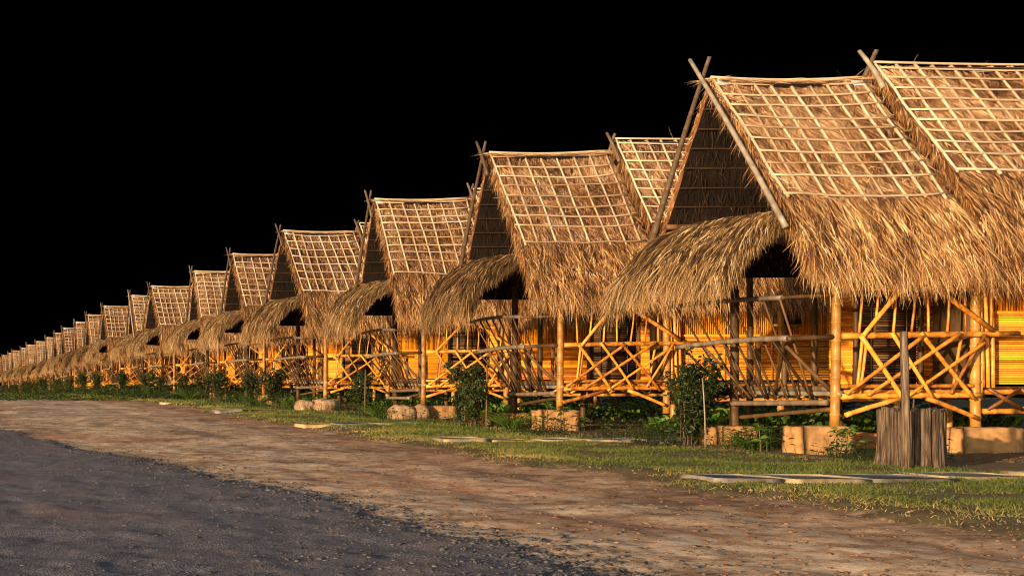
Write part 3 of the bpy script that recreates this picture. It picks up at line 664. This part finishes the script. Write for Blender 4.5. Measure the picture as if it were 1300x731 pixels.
# ------------------------------------------------------------------ footings
def block(x, y, w, dp, h, label, seed, mat='concrete'):
    r = random.Random(seed); mb = MB(); nx, ny, nz = 8, 6, 5
    import itertools
    faces = []
    idx = {}; V = []
    def vid(i, j, k):
        if (i, j, k) not in idx:
            p = np.array([(i/nx-.5)*w, (j/ny-.5)*dp, k/nz*h-.1*(k == 0)])
            p *= (1+.02*math.sin(3*p[2]+seed)); p += np.array([r.gauss(0, .006) for _ in range(3)])
            e = (i in (0, nx))+(j in (0, ny))+(k == nz)
            if e >= 2: p[0] *= .985; p[1] *= .985; p[2] -= .008+.012*r.random()
            idx[(i, j, k)] = len(V); V.append(p)
        return idx[(i, j, k)]
    for j in range(ny):
        for k in range(nz):
            for i in (0, nx): faces.append([vid(i, j, k), vid(i, j+1, k), vid(i, j+1, k+1), vid(i, j, k+1)])
    for i in range(nx):
        for k in range(nz):
            for j in (0, ny): faces.append([vid(i, j, k), vid(i+1, j, k), vid(i+1, j, k+1), vid(i, j, k+1)])
        for j in range(ny): faces.append([vid(i, j, nz), vid(i+1, j, nz), vid(i+1, j+1, nz), vid(i, j+1, nz)])
    V = np.array(V); mb.add(V, faces, None, .5)
    o = mb.build('concrete_block', M[mat]); o.location = (x, y, H1(x, y)-.02); o.rotation_euler = (0, 0, r.uniform(-.04, .04))
    return tag(o, label, 'block', 'concrete footings under the hut posts')
def hp(i, lx, ly):
    o = HUTS[i]; a = o.rotation_euler[2]; s = o.scale[0]
    return (o.location.x+s*(lx*math.cos(a)-ly*math.sin(a)), o.location.y+s*(lx*math.sin(a)+ly*math.cos(a)))
x, y = hp(0, 0, -1.8); block(x-.27, y-.02, .84, .46, .46, 'pale concrete block under the front corner post of the nearest hut', 1)
x, y = hp(0, -.02, .52); block(x-.1, y, .75, .5, .36, 'concrete block in shade under the dark middle post of the nearest hut', 2)
x, y = hp(0, 2.28, -1.8); block(x+.1, y, .98, .46, .44, 'weedy concrete block right of the wooden stump', 3)
x, y = hp(0, 1.1, -.5); block(x+.1, y, .8, .6, .30, 'low concrete block under the deck left of the stump', 4, 'clay')
x, y = hp(1, 0, -1.8); block(x-.1, y, .88, .5, .50, 'bright concrete block under the corner post of the second hut', 5)
x, y = hp(1, -.02, .52); block(x-.2, y, 1.0, .6, .34, 'concrete block behind the strappy plant at the second hut', 6)
x, y = hp(2, 0, -1.8); block(x+.35, y+.1, 1.1, .6, .40, 'long rounded concrete block under the third hut', 7)
for i in range(3, 9):
    x, y = hp(i, 0, -1.8); block(x, y, .8, .55, .42, 'small distant concrete block under the %s hut' % ORD[i], 10+i)
def boulder(x, y, s, label, seed):
    g = np.random.default_rng(seed); V = []; n, m = 12, 8
    for j in range(m+1):
        th = math.pi*j/m
        for i in range(n): V.append([math.sin(th)*math.cos(6.283*i/n), math.sin(th)*math.sin(6.283*i/n), math.cos(th)])
    V = np.array(V); nn = fbm(V[:, 0]*1.6+seed, V[:, 1]*1.6+V[:, 2]*1.3, seed)
    V = np.sign(V)*np.abs(V)**.8*(.72+.6*nn[:, None]+.16*fbm(V[:, 0]*5+seed, V[:, 1]*4+V[:, 2]*5, seed+3)[:, None])*np.array(s)*.92
    Q = [[j*n+i, j*n+(i+1) % n, (j+1)*n+(i+1) % n, (j+1)*n+i] for j in range(m) for i in range(n)]
    mb = MB(); mb.add(V, Q, None, .5); o = mb.build('boulder', M['boulder']); o.location = (x, y, H1(x, y)+s[2]*.5)
    return tag(o, label, 'boulder')
x, y = hp(2, 0, -1.8); boulder(x-.75, y-.3, (.42, .3, .28), 'pale cracked boulder beside the third hut post', 31); boulder(x-.2, y-.35, (.22, .2, .3), 'small upright pale rock between boulder and block', 32)
x, y = hp(3, 0, -1.8); boulder(x-.1, y-.3, (.42, .3, .3), 'round boulder under the corner post of the fourth hut', 33); boulder(x-.8, y-.1, (.35, .3, .25), 'grey boulder left of the round one at the fourth hut', 34)

# ------------------------------------------------------------------ stone paths leading to the huts
def stone_path(y, x0, x1, label, seed, w=.5):
    r = random.Random(seed); mb = MB(); x = x0
    while x < x1:
        L = r.uniform(.7, 1.25); yc = y+r.uniform(-.06, .06); n = 14
        ang = [6.283*(i+.5)/n for i in range(n)]
        px = [x+L/2+(L/2)*max(-1, min(1, 1.6*math.cos(a)))*r.uniform(.9, 1.03) for a in ang]
        py = [yc+(w/2)*max(-1, min(1, 1.6*math.sin(a)))*r.uniform(.82, 1.08) for a in ang]
        z = [H1(a, b) for a, b in zip(px, py)]; zt = max(z)+.015+r.uniform(0, .035); tilt = r.uniform(-.02, .02)
        top = [[a, b, zt+tilt*(a-x)] for a, b in zip(px, py)]; c = [x+L/2, yc, zt+.005]
        bot = [[a, b, k-.05] for a, b, k in zip(px, py, z)]
        V = top+bot+[c]; Q = [[i, (i+1) % n, n+(i+1) % n, n+i] for i in range(n)]; T = [[i, (i+1) % n, 2*n] for i in range(n)]
        mb.add(V, Q, T, r.uniform(.2, .9)); x += L+r.uniform(.01, .06)
    tag(mb.build('stone_path', M['slab']), label, 'path', kind='structure')
stone_path(13.95, 9.2, 11.5, 'flat grey and ochre stone slabs nearest the camera', 1, .75)
stone_path(14.3, 12.1, 14.6, 'grey stone slabs beyond a grassy gap at the right edge', 2, .8)
stone_path(22.6, 9.9, 13.9, 'long thin slab path to the second hut', 3, .7)
stone_path(29.8, 9.5, 11.9, 'slab path in the grass to the third hut', 4, .7)
stone_path(41.5, 10.3, 12.4, 'distant slab path to the fourth hut', 5, .9)
stone_path(54, 11.0, 13.0, 'farthest slab path at the curve of the verge', 6, .9)

# ------------------------------------------------------------------ stump and stakes
def stump():
    root = empty('tree_stump', (13.38, 15.95, H1(13.38, 15.95)-.02), .2, 'wide grooved grey tree stump standing on the grass in front of the nearest hut', 'stump')
    n, m = 220, 22; g = np.random.default_rng(4); V = []
    th = np.arange(n)*2*math.pi/n
    groove = np.zeros(n)
    for k in range(70):
        c = g.random()*6.28; w = g.uniform(.008, .045); dd = np.abs((th-c+math.pi) % (2*math.pi)-math.pi); groove += -(.006+.1*g.random()**4)*np.exp(-(dd/w)**2)
    groove += (vnoise(th*9, th*0, 4)-.5)*.03
    lob = .03*np.sin(3*th+1)+.02*np.sin(5*th)
    for j in range(m+1):
        z = .79*j/m; flare = .035*math.exp(-z*6)
        r = .365+lob+groove*(.8+.4*(vnoise(th*3, 0*th+z*4, 12)))+flare+(vnoise(th*5+3, 0*th+z*3, 9)-.5)*.03
        zz = z+(vnoise(th*9, 0*th, 6)-.5)*.09*(j == m)
        V.append(np.stack([r*np.cos(th), r*np.sin(th), zz+0*th], 1))
    top = V[-1].copy(); top[:, :2] *= .8; top[:, 2] -= .015; V.append(top); top = top.copy(); top[:, :2] *= .4; top[:, 2] -= .03; V.append(top)
    V = np.concatenate(V); K = m+3
    Q = [[j*n+i, j*n+(i+1) % n, (j+1)*n+(i+1) % n, (j+1)*n+i] for j in range(K-1) for i in range(n)]
    V = np.concatenate([V, [[0, 0, .74]]]); T = [[(K-1)*n+i, (K-1)*n+(i+1) % n, K*n] for i in range(n)]
    mb = MB(); mb.add(V, Q, T, .5); mb.build('trunk', M['bark'], root)
stump()
def stake(x, y, h, r, label, mat, lean=(0, 0), flat=1., name='wooden_stake'):
    mb = MB(); mb.tube((0, 0, -.1), (lean[0], lean[1], h), r, r*.85, 8, bend=.012, tone=.5, flat=flat)
    o = mb.build(name, M[mat]); o.location = (x, y, H1(x, y)); return tag(o, label, 'stake')
stake(12.8, 15.35, 1.78, .05, 'weathered upright stake in front of the tree stump', 'bark', (-.01, .02))
stake(13.75, 20.7, 1.2, .014, 'thin pale stake supporting the dark shrub left of the nearest hut', 'grey_pole', (-.05, 0))
stake(13.55, 28.3, 1.5, .022, 'thin brown stake in the shrub at the second hut', 'stem', (.02, 0))
stake(13.5, 35.9, 1.4, .022, 'thin brown stake in the shrub at the third hut', 'stem', (.02, 0))
stake(15.0, 17.9, .0+.9, .012, 'short thin cane beside the block right of the stump', 'stem', (.05, 0))

# ------------------------------------------------------------------ plants
def leaves(mb, P, Dr, L, W, g, tone, m=0, droop=.3):
    """pointed oval leaves of 2x3 quads folded along the middle"""
    n = len(P); Dr = nrm(Dr); up = np.tile([0, 0, 1.], (n, 1))+g.normal(0, .8, (n, 3)); side = nrm(np.cross(Dr, up)); nn = np.cross(side, Dr)
    W = np.broadcast_to(W, n)[:, None]; L = np.broadcast_to(L, n)[:, None]
    pts = []
    for (t, w, dz) in ((0, .06, 0), (.3, .9, .0), (.65, .8, -.08), (1, .05, -.28)):
        c = P+Dr*L*t+np.array([0, 0, 1.])*L*dz*droop*2
        pts += [c-side*W*w/2+nn*W*w*.15, c, c+side*W*w/2+nn*W*w*.15]
    V = np.stack(pts, 1).reshape(-1, 3); b = (np.arange(n)*12)[:, None]
    Q = np.concatenate([b+np.array(q) for q in ([0, 1, 4, 3], [1, 2, 5, 4], [3, 4, 7, 6], [4, 5, 8, 7], [6, 7, 10, 9], [7, 8, 11, 10])])
    mb.add(V, Q, None, np.repeat(tone, 12), m)
def shrub(v, h, w, nl):
    g = np.random.default_rng(300+v); root = empty('leafy_shrub', (0, 0, 0)); st = MB(); P = []; Dd = []
    ns = 9+v*2
    for k in range(ns):
        a = g.random()*6.28; rr = w*.12*g.random(); hh = h*g.uniform(.6, 1.); tip = w*.5*g.random()**.7
        p = np.array([rr*math.cos(a), rr*math.sin(a), -.05]); pts = [p]; n = 9
        for j in range(1, n+1):
            f = j/n; pts.append(np.array([(rr+(tip-rr)*f**1.3)*math.cos(a+f*.4), (rr+(tip-rr)*f**1.3)*math.sin(a+f*.4), hh*f])+g.normal(0, .02, 3))
        st.path(pts, [.012*(1-.75*j/n) for j in range(n+1)], 5)
        pts = np.array(pts)
        for _ in range(4):     # side twigs
            j = g.integers(2, n); b = pts[j]; dv = nrm(np.array([g.normal(), g.normal(), .6+g.random()])); e = b+dv*g.uniform(.15, .4)*w
            st.path([b, (b+e)/2+[0, 0, .02], e], [.006, .005, .003], 4)
            m = nl//(ns*6); f = g.random((m, 1)); P.append(b+(e-b)*f+g.normal(0, .035, (m, 3))); Dd.append(dv*.5+g.normal(0, .8, (m, 3)))
        m = nl//(ns*3); f = .15+.85*g.random(m)**.7; q = np.stack([np.interp(f*n, range(n+1), pts[:, c]) for c in range(3)], 1)
        P.append(q+g.normal(0, .05, (m, 3))); Dd.append(np.stack([g.normal(0, 1, m), g.normal(0, 1, m), g.normal(.3, .6, m)], 1))
    st.build('stem', M['stem'], root)
    P = np.concatenate(P); Dd = np.concatenate(Dd); mb = MB(); n = len(P)
    tone = np.clip(g.beta(1.6, 2.6, n)+(g.random(n) < .06)*.5, 0, 1)
    leaves(mb, P, Dd, g.uniform(.06, .13, n), g.uniform(.03, .06, n), g, tone)
    mb.build('foliage', M['foliage'], root)
    return root
sh = [shrub(0, 1.75, 1.15, 2600), shrub(1, 1.6, 1.0, 2400), shrub(2, 1.45, .85, 2200)]
index_kids()
spots = [(13.75, 21.3, 1.0, 0, 'tall dark leafy shrub by the leaning rail of the nearest hut'), (13.45, 29.1, 1.0, 1, 'dense dark shrub with a thin stake at the second hut'),
         (13.7, 36.6, .95, 2, 'dark shrub around a thin stake before the third hut'), (13.65, 45.6, 1.05, 1, None), (13.7, 54.5, 1.0, 0, None), (13.3, 28.4, .8, 2, 'low shrub beside the dense one at the second hut'),
         (13.9, 62.8, 1.0, 2, None), (13.8, 71.8, 1.05, 1, None), (14.0, 81, 1.1, 0, None), (13.6, 90.5, 1.1, 1, None), (14.3, 21.9, .75, 1, 'smaller dark shrub just right of the tall one at the nearest hut'),
         (13.7, 100, 1.2, 0, None), (13.9, 58, .9, 1, 'small shrub between the fifth and sixth huts'), (13.9, 49.5, .9, 0, 'small shrub between the fourth and fifth huts'), (13.6, 67, .9, 2, 'small shrub between the sixth and seventh huts'),
         (13.7, 109, 1.2, 2, None), (13.6, 118, 1.2, 1, None), (13.5, 127, 1.3, 0, None), (13.4, 136, 1.3, 2, None), (13.3, 145, 1.3, 1, None), (13.2, 154, 1.3, 0, None), (13.1, 163, 1.3, 2, None), (13.0, 172, 1.3, 1, None), (12.8, 181, 1.3, 0, None)]
k_auto = {45.6: 3, 54.5: 4, 62.8: 5, 71.8: 6, 81: 7, 90.5: 8, 100: 9, 109: 10, 118: 11, 127: 12, 136: 13, 145: 14, 154: 15, 163: 16, 172: 17, 181: 18}
used = set()
for q, (x, y, s, v, lab) in enumerate(spots):
    if v not in used: o = sh[v]; used.add(v)
    else: o = copy_tree(sh[v])
    o.location = (x, y, H1(x, y)); o.scale = (s, s, s); o.rotation_euler = (0, 0, q*1.3)
    tag(o, lab or 'dark shrub at the front post of the %s hut' % ORD[k_auto[y]], 'shrub', 'dark shrubs planted along the huts')

def sapling(v, h):
    g = np.random.default_rng(500+v); root = empty('young_plant', (0, 0, 0)); st = MB(); top = np.array([g.normal(0, .04), g.normal(0, .04), h])
    st.path([[0, 0, -.03], top*.5+[.01, 0, 0], top], [.009, .007, .004], 5); st.build('stem', M['stem'], root)
    n = 14; f = np.concatenate([np.linspace(.3, .5, 4), np.linspace(.78, 1, n-4)]); P = top*f[:, None]; a = np.arange(n)*2.4; mb = MB()
    leaves(mb, P, np.stack([np.cos(a), np.sin(a), g.uniform(-.1, .9, n)], 1), g.uniform(.12, .2, n), .055, g, g.uniform(.1, .6, n), droop=.7); mb.build('leaf_crown', M['bright_leaf'], root); return root
sp = [sapling(0, .42), sapling(1, .55)]; index_kids()
for q, (x, y, s, lab) in enumerate([(14.35, 18.35, 1.05, 'young leafy plant in front of the pale block of the nearest hut'), (14.1, 18.2, .8, 'smallest young plant left of the block at the nearest hut'), (13.45, 18.9, 1.1, 'upright young plant between the shrub and the nearest hut block'),
                                     (14.35, 26.3, .95, 'young plant in front of the bright block of the second hut'), (14.75, 26.25, .7, 'lower young plant at the right edge of the bright block'), (14.0, 26.4, 1.2, 'young plant left of the bright block of the second hut'), (15.2, 18.3, .7, 'short young plant right of the pale block beside the stump')]):
    o = sp[q] if q < 2 else copy_tree(sp[q % 2]); o.location = (x, y, H1(x, y)); o.scale = (s, s, s); o.rotation_euler = (0, 0, q*2.1)
    tag(o, lab, 'plant', 'young plants growing by the post blocks')

def tuft(x, y, h, n, label, seed, mat='bright_leaf', lo=.1, hi=.9):
    g = np.random.default_rng(seed); mb = MB(); a = g.random(n)*6.28; r = g.random(n)*.12
    P = np.stack([r*np.cos(a), r*np.sin(a), 0*a-.02], 1); D = np.stack([np.cos(a)*.6, np.sin(a)*.6, .9+.5*g.random(n)], 1)
    strands(mb, P, D, np.stack([g.normal(0, .6, n), -np.ones(n), .2+0*a], 1), h*g.uniform(.7, 1.4, n), .022, 1.4, 6, g.uniform(lo, hi, n), g, 0, .15)
    o = mb.build('strappy_plant', M[mat]); o.location = (x, y, H1(x, y)); return tag(o, label, 'plant')
tuft(13.6, 27.2, .62, 170, 'arching strappy leafed clump beside the second hut block', 1)
tuft(14.0, 19.9, .5, 150, 'grassy clump below the leaning rail of the nearest hut', 2, lo=0, hi=.6)
tuft(13.3, 34.2, .75, 120, 'arching strappy clump left of the pale boulder', 3)
tuft(13.5, 47.5, .8, 160, 'green clump between the fourth and fifth huts', 4, lo=0, hi=.6)
tuft(13.6, 43, .7, 120, 'green clump at the post of the fourth hut', 5)
tuft(13.7, 60, .9, 200, 'bushy green clump beside the sixth hut', 6, lo=0, hi=.5)
tuft(13.7, 69, 1., 200, 'bushy green clump beside the seventh hut', 7, lo=0, hi=.5)

# broad leaves planted below the huts, and weeds in the bed: ground cover
g = np.random.default_rng(77); mb = MB()
for i in range(0, 9):
    n = int((2600, 1500, 1000, 800, 600, 500, 500, 400, 400)[i]); x0, y0 = hp(i, 0, 0)
    x = x0+g.uniform(-.1, 6, n); y = y0+g.uniform(.9, 3.4, n); base = np.stack([x, y, height(x, y)], 1); hh = g.uniform(.1, .42, n)*(1.0+.25*np.sin(x*2))
    a = g.random(n)*6.28; P = base+np.stack([.05*np.cos(a), .05*np.sin(a), hh], 1)
    leaves(mb, P, np.stack([np.cos(a)*.6, np.sin(a)*.6, .55+.5*g.random(n)], 1), g.uniform(.14, .28, n), g.uniform(.06, .10, n), g, g.uniform(0, 1, n)**1.3, droop=.5)
tag(mb.build('broad_leaf_bed', M['bright_leaf']), 'bright green broad leaves growing in the shade behind and below the decks', 'ground cover', kind='stuff')
mb = MB(); n = 20000; y = 17+90*g.random(n)**1.5; x = 12.9+2.6*g.random(n)+.5*(fbm(y*.5, y*0, 3)-.5); pt = fbm(x*.9, y*.7, 91); k = (g.random(n) < np.clip((pt-.45)*5, .02, 1)); x, y = x[k], y[k]; n = len(x)
hh = g.uniform(.02, .35, n)*np.where(y > 40, 1.6, 1); a = g.random(n)*6.28
leaves(mb, np.stack([x, y, height(x, y)+hh], 1), np.stack([np.cos(a), np.sin(a), .3+0*a], 1), .09, .035, g, g.uniform(0, .7, n)); 
P = np.stack([x, y, height(x, y)], 1); strands(mb, P, np.stack([g.normal(0, .3, n), g.normal(0, .3, n), 1+0*x], 1), np.tile([0, -1., 0], (n, 1)), hh*1.2, .012, .4, 3, g.uniform(0, .6, n), g)
tag(mb.build('weeds', M['foliage']), 'low dark weeds in the soil bed in front of the huts', 'weeds', kind='stuff')
# far undergrowth filling the space behind and under the row
mb = MB(); n = 42000; y = 30+190*g.random(n)**1.1; x = np.where(g.random(n) < .5, 14.2+9*g.random(n), 23+4*g.random(n)); k = (y > 60) | (x > 22); x, y = x[k], y[k]; n = len(x)
hh = g.random(n)*np.where(x > 22, 1.5, .75); a = g.random(n)*6.28
leaves(mb, np.stack([x, y, height(x, y)+hh], 1), np.stack([np.cos(a), np.sin(a), .3+0*a], 1), .28, .14, g, g.uniform(0, .7, n))
tag(mb.build('undergrowth', M['foliage']), 'dark undergrowth below and behind the far huts', 'undergrowth', kind='stuff')
mb = MB(); n = 22000; y = 62+120*g.random(n)**1.2; x = np.where(g.random(n) < .6, 12.3+2.*g.random(n), .06*y+(13-.06*y)*g.random(n)); n = len(x)
fd = np.where(x > 12.2, np.where(y > 100, 1.4, .45), .2)*np.clip((fbm(x*.5, y*.35, 99)-.33)*3.2, .08, 1); hh = g.random(n)*fd; a = g.random(n)*6.28
leaves(mb, np.stack([x, y, height(x, y)+hh], 1), np.stack([np.cos(a), np.sin(a), .6+0*a], 1), .18, .07, g, g.uniform(0, 1, n))
tag(mb.build('hedge_growth', M['foliage']), 'low green growth along the far end of the verge', 'ground cover', kind='stuff')

# ------------------------------------------------------------------ light, world, camera
AZ, EL = R(53), R(7)
w = bpy.data.worlds.new('World'); scene.world = w; w.use_nodes = True; nt = w.node_tree
bg = nt.nodes['Background']; sky = N(nt, 'ShaderNodeTexSky', sky_type='NISHITA'); sky.sun_disc = False; sky.sun_elevation = EL; sky.sun_rotation = R(180)+AZ
tc = N(nt, 'ShaderNodeTexCoord'); sx = N(nt, 'ShaderNodeSeparateXYZ'); nt.links.new(tc.outputs['Generated'], sx.inputs[0])
mr = N(nt, 'ShaderNodeMapRange', interpolation_type='SMOOTHSTEP'); nt.links.new(sx.outputs[1], mr.inputs[0])
mr.inputs[1].default_value = .15; mr.inputs[2].default_value = .55; mr.inputs[3].default_value = 1; mr.inputs[4].default_value = 0
mm = mix(nt, (0, 0, 0), sky.outputs[0], mr.outputs[0]); nt.links.new(mm, bg.inputs[0]); bg.inputs[1].default_value = .15
L = bpy.data.lights.new('sun', 'SUN'); L.energy = 5; L.angle = R(.6); L.color = (1, .72, .43)
lo = bpy.data.objects.new('sun', L); COL.objects.link(lo)
lo.rotation_euler = Vector((math.sin(AZ)*math.cos(EL), math.cos(AZ)*math.cos(EL), -math.sin(EL))).to_track_quat('-Z', 'Y').to_euler()
cam = bpy.data.cameras.new('camera'); co = bpy.data.objects.new('camera', cam); COL.objects.link(co); scene.camera = co
co.location = (0, 0, 1.2); co.rotation_euler = (R(90), 0, 0); cam.sensor_width = 36; cam.lens = 36*1500/1300
cam.shift_x = 751/1300; cam.shift_y = 118.5/1300; cam.clip_end = 6000
vs = scene.view_settings; vs.view_transform = 'Standard'; vs.look = 'None'; vs.exposure = .7; vs.gamma = 1
